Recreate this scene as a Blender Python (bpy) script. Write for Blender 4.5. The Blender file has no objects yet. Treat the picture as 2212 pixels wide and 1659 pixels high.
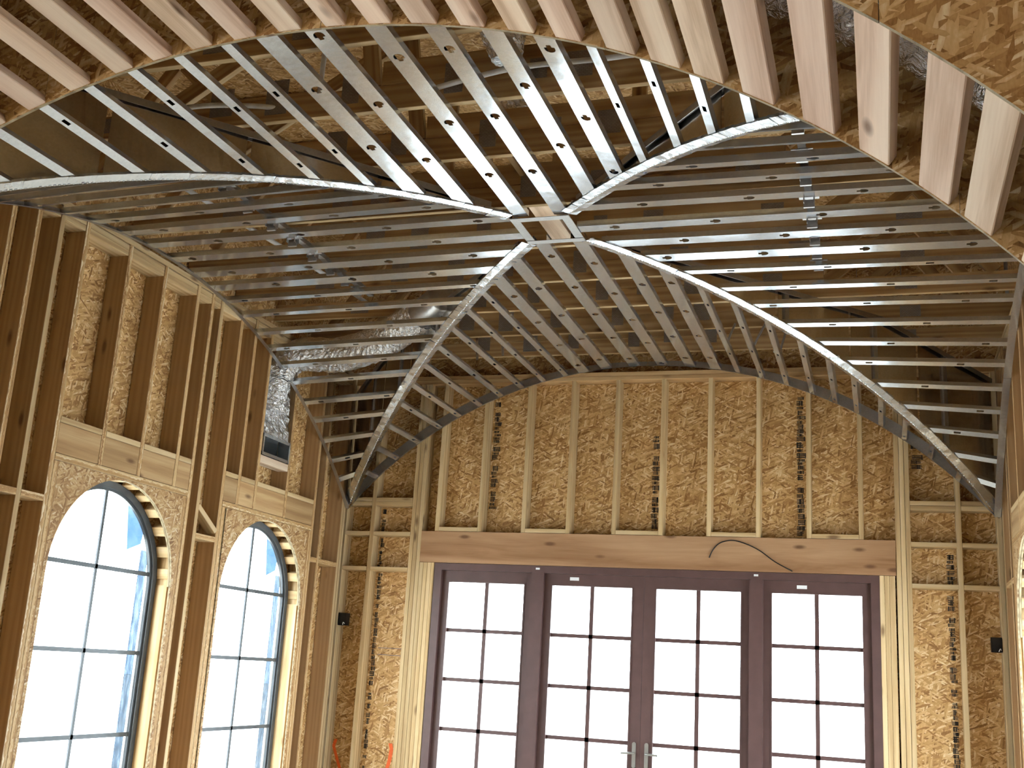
import bpy, bmesh, math, random
from mathutils import Vector, Matrix
V = Vector
rnd = random.Random(7)
S = bpy.context.scene
COL = S.collection

# ------------------------------------------------------------------ camera
yaw, pit, roll, FPX = .3229, .2471, .0592, 2432.93
cF = V((-math.sin(yaw)*math.cos(pit), math.cos(yaw)*math.cos(pit), math.sin(pit)))
cR = V((math.cos(yaw), math.sin(yaw), 0)); cU = cR.cross(cF)
r2 = cR*math.cos(roll)+cU*math.sin(roll); u2 = -cR*math.sin(roll)+cU*math.cos(roll)
cd = bpy.data.cameras.new('camera'); cam = bpy.data.objects.new('camera', cd); COL.objects.link(cam)
M = Matrix.Identity(4)
for i in range(3):
    M[i][0] = r2[i]; M[i][1] = u2[i]; M[i][2] = -cF[i]
M.translation = V((4.6976, -9.4573, 1.6)); cam.matrix_world = M
cd.sensor_fit = 'HORIZONTAL'; cd.sensor_width = 36; cd.lens = FPX/2212*36; cd.clip_start = .05; cd.clip_end = 500
S.camera = cam

# ------------------------------------------------------------------ world (even overcast sky), exposure
w = bpy.data.worlds.new('overcast_sky'); S.world = w; w.use_nodes = True
bg = w.node_tree.nodes['Background']; bg.inputs[0].default_value = (.86, .94, 1, 1); bg.inputs[1].default_value = 11.0
S.view_settings.view_transform = 'Standard'; S.view_settings.look = 'None'; S.view_settings.gamma = 1
S.view_settings.use_curve_mapping = False
S.view_settings.exposure = 0.85
S.cycles.use_denoising = True
S.cycles.max_bounces = 6; S.cycles.diffuse_bounces = 3; S.cycles.glossy_bounces = 3; S.cycles.adaptive_threshold = .05; S.cycles.transparent_max_bounces = 12
S.cycles.sample_clamp_indirect = 8; S.cycles.caustics_reflective = False; S.cycles.caustics_refractive = False

# ------------------------------------------------------------------ materials
MATS = {}
class NT:
    def __init__(s, name):
        s.m = bpy.data.materials.new(name); s.m.use_nodes = True; s.t = s.m.node_tree; s.n = s.t.nodes
        s.b = s.n['Principled BSDF']; MATS[name] = s.m
    def add(s, typ, **k):
        n = s.n.new(typ)
        for a, v in k.items():
            if a.startswith('i_'):
                key = a[2:]; key = int(key) if key.isdigit() else key
                n.inputs[key].default_value = v
            else: setattr(n, a, v)
        return n
    def link(s, a, b): s.t.links.new(a, b)
    def math(s, op, a, b=None, c=None):
        n = s.add('ShaderNodeMath', operation=op)
        for i, x in enumerate((a, b, c)):
            if x is None: continue
            if isinstance(x, (int, float)): n.inputs[i].default_value = x
            else: s.link(x, n.inputs[i])
        return n.outputs[0]
    def ramp(s, fac, stops):
        n = s.add('ShaderNodeValToRGB'); e = n.color_ramp.elements
        while len(e) < len(stops): e.new(.5)
        for x, (p, c) in zip(e, stops): x.position = p; x.color = (*c, 1)
        s.link(fac, n.inputs[0]); return n.outputs[0]
    def mix(s, fac, a, b, mode='MIX'):
        n = s.add('ShaderNodeMix', data_type='RGBA', blend_type=mode)
        for i, x in ((0, fac), (6, a), (7, b)):
            if isinstance(x, (int, float)): n.inputs[i].default_value = x
            elif isinstance(x, tuple): n.inputs[i].default_value = (*x, 1)
            else: s.link(x, n.inputs[i])
        return n.outputs[2]
    def coords(s, spread=37.):
        tc = s.add('ShaderNodeTexCoord'); oi = s.add('ShaderNodeObjectInfo')
        r = s.math('MULTIPLY', oi.outputs['Random'], spread)
        cx = s.add('ShaderNodeCombineXYZ'); [s.link(r, cx.inputs[i]) for i in range(3)]
        va = s.add('ShaderNodeVectorMath', operation='ADD'); s.link(tc.outputs['Object'], va.inputs[0]); s.link(cx.outputs[0], va.inputs[1])
        return va.outputs[0], oi.outputs['Random']
    def mapping(s, vec, scale, rot=(0, 0, 0), loc=(0, 0, 0)):
        n = s.add('ShaderNodeMapping'); n.inputs['Scale'].default_value = scale; n.inputs['Rotation'].default_value = rot; n.inputs['Location'].default_value = loc
        s.link(vec, n.inputs[0]); return n.outputs[0]
    def noise(s, vec, sc, det=3, dist=0.):
        n = s.add('ShaderNodeTexNoise'); n.inputs['Scale'].default_value = sc; n.inputs['Detail'].default_value = det; n.inputs['Distortion'].default_value = dist
        s.link(vec, n.inputs['Vector']); return n.outputs[0]
    def bump(s, h, strength=.2, dist=.002):
        n = s.add('ShaderNodeBump'); n.inputs['Strength'].default_value = strength; n.inputs['Distance'].default_value = dist
        s.link(h, n.inputs['Height']); s.link(n.outputs[0], s.b.inputs['Normal'])
    def set(s, **k):
        for a, v in k.items(): s.b.inputs[a.replace('_', ' ')].default_value = v
    def col(s, o): s.link(o, s.b.inputs['Base Color'])

def wood(name, dark, mid, light, knot=(.12, .05, .02), vary=.25, ring=1., hue=0.):
    t = NT(name); v, r = t.coords()
    g = t.mapping(v, (26*ring, 26*ring, 1.1))
    n1 = t.noise(g, 1.0, 4, 1.4)
    wv = t.add('ShaderNodeTexWave', wave_type='RINGS', rings_direction='Z', i_Scale=.55, i_Distortion=9., i_Detail=2., i_2=9.)
    t.link(t.mapping(v, (9*ring, 14*ring, .5)), wv.inputs['Vector'])
    fine = t.noise(t.mapping(v, (170, 170, 5)), 1., 2)
    f = t.math('ADD', t.math('MULTIPLY', n1, .55), t.math('ADD', t.math('MULTIPLY', wv.outputs[1], .3), t.math('MULTIPLY', fine, .2)))
    c = t.ramp(f, [(.3, dark), (.52, mid), (.75, light)])
    vo = t.add('ShaderNodeTexVoronoi', i_Scale=1.); t.link(t.mapping(v, (6.5, 6.5, 2.3)), vo.inputs['Vector'])
    k = t.add('ShaderNodeMapRange', i_1=.06, i_2=.15, i_3=1., i_4=0.); t.link(vo.outputs['Distance'], k.inputs[0])
    c = t.mix(t.math('MULTIPLY', k.outputs[0], .75), c, knot)
    val = t.math('ADD', t.math('MULTIPLY', r, vary), 1-vary/2)
    h = t.add('ShaderNodeHueSaturation'); t.link(val, h.inputs['Value']); t.link(c, h.inputs['Color'])
    if hue:
        r2_ = t.math('FRACT', t.math('MULTIPLY', r, 17.31)); t.link(t.math('ADD', t.math('MULTIPLY', r2_, hue), .5-hue*.35), h.inputs['Hue'])
    t.col(h.outputs[0]); t.set(Roughness=.72, Specular_IOR_Level=.25); t.bump(fine, .2, .0012)
    return t.m
wood('pine_lumber', (.46, .30, .145), (.60, .43, .225), (.68, .51, .30))
wood('fir_block', (.55, .36, .24), (.76, .56, .42), (.86, .68, .53), ring=.7, hue=.014)
wood('brown_lumber', (.42, .255, .125), (.475, .30, .15), (.52, .335, .175), vary=.18)
wood('truss_lumber', (.36, .205, .09), (.46, .285, .132), (.55, .37, .19))
wood('header_fir', (.29, .145, .065), (.41, .225, .115), (.50, .30, .165), ring=.45)
wood('ply_edge', (.22, .17, .10), (.34, .27, .165), (.42, .34, .22))

def osb(name, scale=1., tint=(1, 1, 1), con=1.):
    t = NT(name); v, r = t.coords()
    wob = t.add('ShaderNodeTexNoise', i_Scale=9.*scale, i_Detail=2.); t.link(v, wob.inputs['Vector'])
    wm = t.add('ShaderNodeVectorMath', operation='MULTIPLY_ADD'); t.link(wob.outputs['Color'], wm.inputs[0]); wm.inputs[1].default_value = (.02,)*3; t.link(v, wm.inputs[2])
    best = None
    for i, (ang, sx, sy) in enumerate(((.5, 14, 76), (1.75, 12, 66), (2.7, 18, 88), (-.35, 12, 60))):
        vo = t.add('ShaderNodeTexVoronoi', voronoi_dimensions='2D', i_Scale=1.)
        rt = t.mapping(wm.outputs[0], (1, 1, 1), (0, 0, ang), (i*3.3, i*1.7, 0))
        t.link(t.mapping(rt, (sx*scale, sy*scale, 1)), vo.inputs['Vector'])
        sp = t.add('ShaderNodeSeparateColor'); t.link(vo.outputs['Color'], sp.inputs[0])
        edge = t.math('SUBTRACT', 1., t.math('MULTIPLY', vo.outputs['Distance'], .35))
        shade = t.math('MULTIPLY', sp.outputs[0], edge); hgt = sp.outputs[1]
        if best is None: best = (shade, hgt)
        else:
            gt = t.math('GREATER_THAN', hgt, best[1])
            mx = t.add('ShaderNodeMix', data_type='FLOAT'); t.link(gt, mx.inputs[0]); t.link(best[0], mx.inputs[2]); t.link(shade, mx.inputs[3])
            best = (mx.outputs[0], t.math('MAXIMUM', hgt, best[1]))
    fine = t.noise(t.mapping(v, (180*scale, 60*scale, 60)), 1., 2)
    f = t.math('ADD', t.math('MULTIPLY', best[0], .8), t.math('MULTIPLY', fine, .25))
    T = lambda a: tuple(x*y for x, y in zip(a, tint))
    c = t.ramp(f, [(.04, T((.15, .062, .018))), (.18, T((.36, .18, .06))), (.42, T((.56, .33, .128))), (.68, T((.70, .47, .22))), (.9, T((.86, .71, .46)))])
    t.col(c); t.set(Roughness=.62, Specular_IOR_Level=.3); t.bump(fine, .3, .0012)
    return t.m
osb('osb_board', 1.05, (1.12, 1.12, 1.12)); osb('osb_edge', 2.2, (.9, .92, .98)); osb('osb_pale', 1.15, (.82, .82, .88))

def steel(name, base, rough, noise=.1, bump=.0, scale=6., metal=1.):
    t = NT(name); v, r = t.coords()
    n = t.noise(t.mapping(v, (1, 1, 1)), scale, 4)
    rr = t.math('ADD', t.math('MULTIPLY', n, noise), rough-noise/2); t.link(rr, t.b.inputs['Roughness'])
    sp = t.add('ShaderNodeTexVoronoi', i_Scale=90.); t.link(v, sp.inputs['Vector'])
    se = t.add('ShaderNodeSeparateColor'); t.link(sp.outputs['Color'], se.inputs[0])
    k = t.math('ADD', t.math('MULTIPLY', se.outputs[0], .12), t.math('ADD', t.math('MULTIPLY', r, .12), .86))
    h = t.add('ShaderNodeHueSaturation'); h.inputs['Color'].default_value = (*base, 1); t.link(k, h.inputs['Value']); t.col(h.outputs[0])
    t.set(Metallic=metal)
    if bump: t.bump(t.noise(v, scale*1.5, 3), 1., bump)
    return t.m
steel('galvanised_steel', (.57, .60, .63), .18, .10, .004, 2.2, .82)
steel('rib_steel', (.56, .58, .60), .26, .16, .004, 9.)
steel('web_sheet', (.62, .58, .52), .20, .12, .012, 1.2)
steel('dark_steel', (.44, .43, .42), .42, .2, .001, 9.)
steel('gusset_steel', (.30, .285, .27), .5, .2, .001, 20.)
t = NT('gusset_plate_steel'); v, r = t.coords()
br = t.add('ShaderNodeTexBrick', i_Scale=26.); t.link(v, br.inputs['Vector']); br.inputs['Color1'].default_value = (.36, .32, .28, 1); br.inputs['Color2'].default_value = (.30, .265, .23, 1); br.inputs['Mortar'].default_value = (.16, .14, .12, 1)
t.col(br.outputs[0]); t.set(Metallic=.55, Roughness=.5)
t = NT('foil'); v, r = t.coords(); n1 = t.noise(v, 16, 4, 2.5); n2 = t.noise(v, 55, 3, 1.)
t.set(Metallic=1., Roughness=.12); t.b.inputs['Base Color'].default_value = (.80, .80, .81, 1); t.bump(t.math('ADD', n1, t.math('MULTIPLY', n2, .4)), 1., .02)

def plain(name, c, rough=.5, metal=0., spec=.4, nz=.15, sc=12.):
    t = NT(name); v, r = t.coords(); n = t.noise(v, sc, 3)
    cc = t.ramp(n, [(.3, tuple(x*(1-nz) for x in c)), (.7, tuple(min(1, x*(1+nz)) for x in c))]); t.col(cc)
    t.set(Roughness=rough, Metallic=metal, Specular_IOR_Level=spec); return t.m
plain('door_paint', (.10, .052, .048), .42, 0, .5, .1)
plain('window_clad', (.075, .085, .095), .4)
plain('black_plastic', (.01, .01, .011), .35)
plain('white_pvc', (.80, .80, .80), .4)
plain('white_paper', (.85, .86, .88), .6, nz=.03)
plain('orange_paint', (.95, .16, .03), .6, nz=.1, sc=40.)
plain('ink', (.045, .038, .035), .8, nz=.3, sc=60.)
plain('pencil', (.13, .15, .25), .8)
plain('brushed_nickel', (.42, .42, .40), .35, .9)
plain('subfloor', (.42, .36, .29), .8, sc=3.)
plain('bare_ground', (.74, .73, .70), .95, sc=.6)
plain('gypsum', (.55, .50, .44), .9)
plain('duct_inside', (.03, .035, .035), .5, .3)
t = NT('glass'); t.n.remove(t.b); out = t.n['Material Output']
tr = t.add('ShaderNodeBsdfTransparent'); tr.inputs[0].default_value = (.93, .96, .97, 1); gl = t.add('ShaderNodeBsdfGlossy'); gl.inputs['Roughness'].default_value = .03
lw = t.add('ShaderNodeLayerWeight', i_Blend=.5); fc = t.math('ADD', t.math('MULTIPLY', t.math('POWER', lw.outputs['Facing'], 4.), .5), .04); mx = t.add('ShaderNodeMixShader'); t.link(fc, mx.inputs[0]); t.link(tr.outputs[0], mx.inputs[1]); t.link(gl.outputs[0], mx.inputs[2]); t.link(mx.outputs[0], out.inputs[0])
t = NT('plastic_film'); t.n.remove(t.b); out = t.n['Material Output']; v, r = t.coords()
tr = t.add('ShaderNodeBsdfTransparent'); t.link(t.ramp(t.noise(v, 7., 3), [(.3, (.13, .19, .26)), (.7, (.19, .24, .30))]), tr.inputs[0]); t.link(tr.outputs[0], out.inputs[0])
t = NT('clear_film'); t.n.remove(t.b); out = t.n['Material Output']; v, r = t.coords()
tr = t.add('ShaderNodeBsdfTransparent'); t.link(t.ramp(t.noise(t.mapping(v, (1, 14, 2)), 5., 3), [(.3, (.10, .14, .18)), (.7, (.26, .29, .32))]), tr.inputs[0]); t.link(tr.outputs[0], out.inputs[0])

# ------------------------------------------------------------------ helpers
def link(o, parent=None):
    COL.objects.link(o)
    if parent is not None:
        o.parent = parent; o.matrix_basis = parent.matrix_basis.inverted() @ o.matrix_basis
    return o
def empty(name, loc=(0, 0, 0)):
    o = bpy.data.objects.new(name, None); o.location = loc; o.empty_display_size = .1; COL.objects.link(o); return o
def tag(o, label=None, cat=None, group=None, kind=None):
    for k, x in (('label', label), ('category', cat), ('group', group), ('kind', kind)):
        if x: o[k] = x
    return o
def obj(name, verts, faces, mat, parent=None, smooth=False, origin=None, fmat=None):
    """mesh given in world coordinates; origin becomes the object's location"""
    o0 = V(origin) if origin is not None else V((0, 0, 0))
    me = bpy.data.meshes.new(name); me.from_pydata([tuple(V(p)-o0) for p in verts], [], faces)
    for m in (mat if isinstance(mat, (list, tuple)) else [mat]): me.materials.append(MATS[m])
    if fmat:
        for p, i in zip(me.polygons, fmat): p.material_index = i
    if smooth:
        for p in me.polygons: p.use_smooth = True
    me.update()
    o = bpy.data.objects.new(name, me); o.location = o0
    return link(o, parent)
MESHCACHE = {}
def board(name, parent, mat, p0, p1, w, h, xdir, edge=None, ch=.0025):
    """lumber from p0 to p1 (centre line); w along xdir, h across; edge = material of the two +-h faces"""
    p0, p1, xd = V(p0), V(p1), V(xdir)
    z = (p1-p0); L = z.length; z.normalize(); xd = (xd-z*xd.dot(z)).normalized(); y = z.cross(xd)
    key = (name, mat, edge, round(w, 4), round(h, 4), round(L, 4))
    me = MESHCACHE.get(key)
    if me is None:
        a, b = w/2, h/2; c = min(ch, a*.4, b*.4)
        ring = [(a-c, -b), (a, -b+c), (a, b-c), (a-c, b), (-a+c, b), (-a, b-c), (-a, -b+c), (-a+c, -b)]
        vs = [(x, yy, -L/2) for x, yy in ring]+[(x, yy, L/2) for x, yy in ring]
        fs = [(i, (i+1) % 8, (i+1) % 8+8, i+8) for i in range(8)]+[tuple(range(7, -1, -1)), tuple(range(8, 16))]
        me = bpy.data.meshes.new(name); me.from_pydata(vs, [], fs); me.materials.append(MATS[mat])
        if edge:
            me.materials.append(MATS[edge])
            me.polygons[3].material_index = 1; me.polygons[7].material_index = 1
        me.update(); MESHCACHE[key] = me
    o = bpy.data.objects.new(name, me)
    m = Matrix.Identity(4)
    for i in range(3): m[i][0] = xd[i]; m[i][1] = y[i]; m[i][2] = z[i]
    m.translation = (p0+p1)/2
    o.matrix_basis = m
    return link(o, parent)
def rect(u0, v0, u1, v1): return [(u0, v0), (u1, v0), (u1, v1), (u0, v1)]
def panel(name, parent, mat, origin, ua, va, polys, thick, edge=None):
    """flat sheet: 2-D polygons in the (ua,va) frame, extruded by thick along ua x va"""
    ua, va = V(ua).normalized(), V(va).normalized(); n = ua.cross(va)
    bm = bmesh.new(); cache = {}
    def vert(p, k):
        q = (round(p[0], 4), round(p[1], 4), k)
        if q not in cache: cache[q] = bm.verts.new((p[0], p[1], k*thick))
        return cache[q]
    cnt = {}
    for pl in polys:
        for i in range(len(pl)):
            a, b = [(round(p[0], 4), round(p[1], 4)) for p in (pl[i], pl[(i+1) % len(pl)])]
            cnt[(a, b)] = 1
    for pl in polys:
        bm.faces.new([vert(p, 1) for p in pl]); bm.faces.new([vert(p, 0) for p in reversed(pl)])
        for i in range(len(pl)):
            a, b = pl[i], pl[(i+1) % len(pl)]
            ka, kb = [(round(p[0], 4), round(p[1], 4)) for p in (a, b)]
            if (kb, ka) not in cnt:
                f = bm.faces.new([vert(a, 0), vert(b, 0), vert(b, 1), vert(a, 1)])
                if edge: f.material_index = 1
    me = bpy.data.meshes.new(name); bm.to_mesh(me); bm.free(); me.materials.append(MATS[mat])
    if edge: me.materials.append(MATS[edge])
    o = bpy.data.objects.new(name, me); m = Matrix.Identity(4)
    for i in range(3): m[i][0] = ua[i]; m[i][1] = va[i]; m[i][2] = n[i]
    m.translation = V(origin); o.matrix_basis = m
    return link(o, parent)
def tube(pts, r, seg=12, jit=0., caps=True, sub=8):
    """smooth tube through pts -> verts, faces; r number or list"""
    P = [V(p) for p in pts]; path = []; rad = []
    R = r if isinstance(r, (list, tuple)) else [r]*len(P)
    n = len(P)
    for i in range(n-1):
        a, b, c, d = P[max(i-1, 0)], P[i], P[i+1], P[min(i+2, n-1)]
        for k in range(sub):
            s = k/sub
            path.append(.5*((2*b)+(c-a)*s+(2*a-5*b+4*c-d)*s*s+(-a+3*b-3*c+d)*s**3)); rad.append(R[i]*(1-s)+R[i+1]*s)
    path.append(P[-1]); rad.append(R[-1])
    vs, fs = [], []; up = V((0.13, .21, 1)).normalized()
    for i, p in enumerate(path):
        tg = (path[min(i+1, len(path)-1)]-path[max(i-1, 0)]).normalized()
        x = tg.cross(up).normalized(); y = x.cross(tg)
        for k in range(seg):
            a = 2*math.pi*k/seg; rr = rad[i]*(1+rnd.uniform(-jit, jit))
            vs.append(p+x*math.cos(a)*rr+y*math.sin(a)*rr)
    for i in range(len(path)-1):
        for k in range(seg): fs.append((i*seg+k, i*seg+(k+1) % seg, (i+1)*seg+(k+1) % seg, (i+1)*seg+k))
    if caps: fs += [tuple(range(seg-1, -1, -1)), tuple(range(len(vs)-seg, len(vs)))]
    return vs, fs
def boxes(lst):
    vs, fs = [], []
    for (x0, y0, z0), (x1, y1, z1) in lst:
        b = len(vs)
        vs += [(x0, y0, z0), (x1, y0, z0), (x1, y1, z0), (x0, y1, z0), (x0, y0, z1), (x1, y0, z1), (x1, y1, z1), (x0, y1, z1)]
        fs += [tuple(b+i for i in f) for f in ((3, 2, 1, 0), (4, 5, 6, 7), (0, 1, 5, 4), (1, 2, 6, 5), (2, 3, 7, 6), (3, 0, 4, 7))]
    return vs, fs

# ------------------------------------------------------------------ vault geometry
W = 5.57; CX, CY = 2.785, -3.216; YF = -6.39; YN = -7.10
def zb(x): return .636+math.sqrt(max(3.615**2-(x-CX)**2, .01))
def zl(y): return -.202+math.sqrt(max(4.4225**2-(y-CY)**2, .01))
def zt(t): return zb(CX+2.785*t)
def zw_(y): return .5*(zl(y)+zt(abs(y-CY)/3.216))
AX, AZ, AR = 2.79, .575, 3.13          # opening of the front arch

# ------------------------------------------------------------------ floor, ground
tag(panel('floor', None, 'subfloor', (-1.2, -13, 0), (1, 0, 0), (0, 1, 0), [rect(0, 0, 8, 13.2)], -.2), kind='structure')
tag(panel('ground', None, 'bare_ground', (-60, -60, -.3), (1, 0, 0), (0, 1, 0), [rect(0, 0, 120, 120)], -.2), kind='structure')

# ------------------------------------------------------------------ back wall
wb = tag(panel('wall_back', None, 'gypsum', (-.3, .175, 0), (1, 0, 0), (0, 0, 1), [rect(0, 0, 1.2, 2.48), rect(4.99, 0, 6.2, 2.48), rect(0, 2.48, 1.2, 5.3), rect(1.2, 2.48, 4.99, 5.3), rect(4.99, 2.48, 6.2, 5.3)], -.02), kind='structure')
for x0, x1, z0, z1 in [(-.16, .66, 0, 2.405), (-.16, .66, 2.41, 5.28), (.664, .898, 0, 2.48), (4.695, 4.915, 0, 2.48), (4.92, 5.73, 0, 2.405), (4.92, 5.73, 2.41, 5.28)]:
    panel('osb_panel', wb, 'osb_board', (x0, .152, z0), (1, 0, 0), (0, 0, 1), [rect(0, 0, x1-x0-.004, z1-z0)], .012)
xs = [.664, 2.119, 3.338, 4.557, 4.915]
for a, b in zip(xs, xs[1:]):
    panel('osb_panel', wb, 'osb_board', (a, .152, 2.484), (1, 0, 0), (0, 0, 1), [rect(0, 0, b-a-.004, 2.79)], .012)
def vst(x, z0, z1, mat='pine_lumber', name='stud', wd=.038, y0=0., dp=.139, parent=None):
    return board(name, parent or wb, mat, (x, y0+dp/2, z0), (x, y0+dp/2, z1), wd, dp, (1, 0, 0))
TOP = 4.13
for k in range(10): vst(.90+.4064*k, 2.763, TOP)
for x in (.26, 5.29): vst(x, 0, TOP)
for x in (.664, .7025, .741): vst(x, 0, TOP, wd=.036)
for x in (4.836, 4.8745, 4.913): vst(x, 0, TOP, wd=.036)
for x in (.779, .8165, .854, .886): vst(x, 0, 2.479, wd=.0355 if x < .88 else .026)
for x in (4.707, 4.744, 4.781, 4.80): vst(x, 0, 2.479, wd=.0355 if x < 4.79 else .012)
vst(5.585, 0, TOP); vst(5.625, 0, TOP); vst(-.022, 0, TOP)
board('header_beam', wb, 'header_fir', (.758, .064, 2.6215), (4.815, .064, 2.6215), .279, .135, (0, 0, 1))
for k in (0, 2, 4, 6, 8):
    x0 = .90+.4064*k+.020; board('plate_block', wb, 'pine_lumber', (x0, .069, 2.782), (x0+.366, .069, 2.782), .037, .138, (0, 0, 1))
board('top_plate', wb, 'truss_lumber', (-.04, .07, 4.149), (5.64, .07, 4.149), .037, .139, (0, 0, 1))
board('top_plate', wb, 'truss_lumber', (-.04, .07, 4.187), (5.64, .07, 4.187), .037, .139, (0, 0, 1))
for (a, b) in ((-.003, .240), (.280, .644), (4.932, 5.270), (5.310, 5.565)):
    R = a > 3; zs = [(3.024 if not R else 3.042)]
    for z in ((3.005, 3.043, 2.73, 2.41) if not R else (3.022, 3.061, 2.734, 2.408)):
        board('block', wb, 'pine_lumber', (a, .069, z), (b, .069, z), .037, .138, (0, 0, 1))
# printed grade marks on the sheathing (illegible from here: short inked strokes)
def stamp(x0, x1, z0, z1, seed, y=.1393):
    r = random.Random(seed); vs, fs = [], []
    z = z1
    while z > z0:
        hh = r.uniform(.018, .05)
        if r.random() < .84:
            n = r.randint(3, 5); xa = x0+r.uniform(0, .012); xb = x1-r.uniform(0, .3*(x1-x0))
            for i in range(n):
                za = z-hh*(i+.15)/n; zc = za-hh*r.uniform(.5, .72)/n
                b = len(vs); vs += [(xa, y, zc), (xb-r.uniform(0, .015), y, zc), (xb-r.uniform(0, .015), y, za), (xa, y, za)]; fs.append((b, b+1, b+2, b+3))
            for _ in range(r.randint(1, 3)):
                xx = r.uniform(xa, xb-.008); b = len(vs); vs += [(xx, y, z-hh), (xx+.008, y, z-hh), (xx+.008, y, z), (xx, y, z)]; fs.append((b, b+1, b+2, b+3))
        z -= hh+r.uniform(.002, .012)
    obj('printed_mark', vs, fs, 'ink', wb)
for i, q in enumerate([(1.335, 1.415, 2.99, 3.98), (1.33, 1.40, 4.06, 4.12), (2.82, 2.895, 2.85, 3.7), (4.045, 4.125, 2.83, 3.98), (.295, .35, .6, 2.38), (.285, .335, 2.45, 2.70), (.285, .335, 2.78, 2.97), (5.19, 5.255, .6, 2.35), (5.19, 5.265, 2.46, 2.70), (4.95, 5.06, 3.37, 3.56)]): stamp(*q, seed=i)
def wpath(name, pts, wd, mat, y):
    vs, fs = [], []
    for i, (x, z) in enumerate(pts):
        vs += [(x-wd/2, y, z), (x+wd/2, y, z)]
        if i: b = 2*i; fs.append((b-2, b-1, b+1, b))
    return obj(name, vs, fs, mat, wb)
wpath('paint_mark', [(.11, .55), (.085, .66), (.053, .73), (.008, .84), (.026, .90)], .03, 'orange_paint', .139)
wpath('paint_mark', [(.53, .6), (.545, .70), (.56, .76), (.57, .85), (.556, .90)], .035, 'orange_paint', .139)
for z in (1.712, 1.652): obj('pencil_mark', *boxes([((.36, .138, z), (.60, .1395, z+.004))]), 'pencil', wb)

# ------------------------------------------------------------------ french door
dr = tag(empty('door_1', (2.8, .07, 0)), 'brown framed glazed french door with two sidelights under the header beam', kind='structure')
D = 'door_paint'
for x0, x1 in ((.906, .975), (4.622, 4.69)): obj('jamb', *boxes([((x0, .005, 0), (x1, .14, 2.478))]), D, dr, origin=((x0+x1)/2, .07, 1))
obj('head_jamb', *boxes([((.975, .005, 2.418), (4.622, .14, 2.478))]), D, dr, origin=(2.8, .07, 2.45))
for x0, x1 in ((1.812, 1.925), (3.675, 3.785)): obj('mullion_post', *boxes([((x0, -.002, 0), (x1, .13, 2.418))]), D, dr, origin=((x0+x1)/2, .07, 1))
rows = [2.317, 1.90, 1.479, 1.063, .645, .235]
for i, (a, b, g0, g1) in enumerate([(.975, 1.812, 1.041, 1.739), (1.925, 2.7992, 1.996, 2.696), (2.8008, 3.675, 2.905, 3.602), (3.785, 4.622, 3.854, 4.553)]):
    y0, y1 = .045, .10
    lf = obj('leaf', *boxes([((a, y0, .01), (g0, y1, 2.418)), ((g1, y0, .01), (b, y1, 2.418)), ((g0, y0, rows[0]), (g1, y1, 2.418)), ((g0, y0, .01), (g1, y1, rows[-1]))]), D, dr, origin=((a+b)/2, .07, 0))
    class P_: location = V(((a+b)/2, .07, 0))
    def sub(name, vs, fs, m, org):
        o0 = V(org); me = bpy.data.meshes.new(name); me.from_pydata([tuple(V(p)-o0) for p in vs], [], fs); me.materials.append(MATS[m])
        o = bpy.data.objects.new(name, me); o.parent = lf; o.location = o0-P_.location; COL.objects.link(o); return o
    gm = (g0+g1)/2
    sub('muntin', *boxes([((gm-.017, .066, rows[-1]), (gm+.017, .084, rows[0]))]), D, (gm, .075, 1.2))
    for z in rows[1:-1]: sub('muntin', *boxes([((g0, .066, z-.016), (g1, .084, z+.016))]), D, (gm, .075, z))
    for za, zc in zip(rows[1:], rows):
        for xa, xb in ((g0, gm), (gm, g1)): sub('pane', *boxes([((xa+.002, .073, za+.002), (xb-.002, .077, zc-.002))]), 'glass', ((xa+xb)/2, .075, (za+zc)/2))
    sub('glazing_bead', *boxes([((g0-.012, .040, rows[-1]), (g0, .046, rows[0])), ((g1, .040, rows[-1]), (g1+.012, .046, rows[0])), ((g0-.012, .04, rows[0]), (g1+.012, .046, rows[0]+.012))]), D, (gm, .04, 1))
    if i in (1, 2):
        hx = 2.752 if i == 1 else 2.855; sg = -1 if i == 1 else 1
        vs, fs = [], []
        for k in range(24):
            an = 2*math.pi*k/24; zc = .975+(.085 if math.sin(an) >= 0 else -.085)
            for yy in (.045, .036): vs.append((hx+.016*math.cos(an), yy, zc+.016*math.sin(an)))
        fs = [((2*k), (2*k+1), (2*k+3) % 48, (2*k+2) % 48) for k in range(24)]+[tuple(2*k+1 for k in range(24))]
        hp = sub('handle', vs, fs, 'brushed_nickel', (hx, .04, .975)); 
        v1, f1 = tube([(hx, .04, .99), (hx, .012, .99), (hx+sg*.02, 0, .99), (hx+sg*.10, -.002, .985)], .009, 10)
        sub('lever', v1, f1, 'brushed_nickel', (hx, .02, .99))
for x, z, wd, hh, an in ((1.87, 2.452, .035, .016, 0), (3.73, 2.452, .035, .016, 0)): obj('paper_tag', *boxes([((x-wd/2, -.006, z-hh/2), (x+wd/2, -.003, z+hh/2))]), 'white_paper', dr, origin=(x, 0, z))
for x, z in ((2.19, 2.378), (4.09, 2.372)): obj('paper_tag', *boxes([((x-.04, .0425, z-.014), (x+.04, .0445, z+.014))]), 'white_paper', dr, origin=(x, .04, z))

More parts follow.
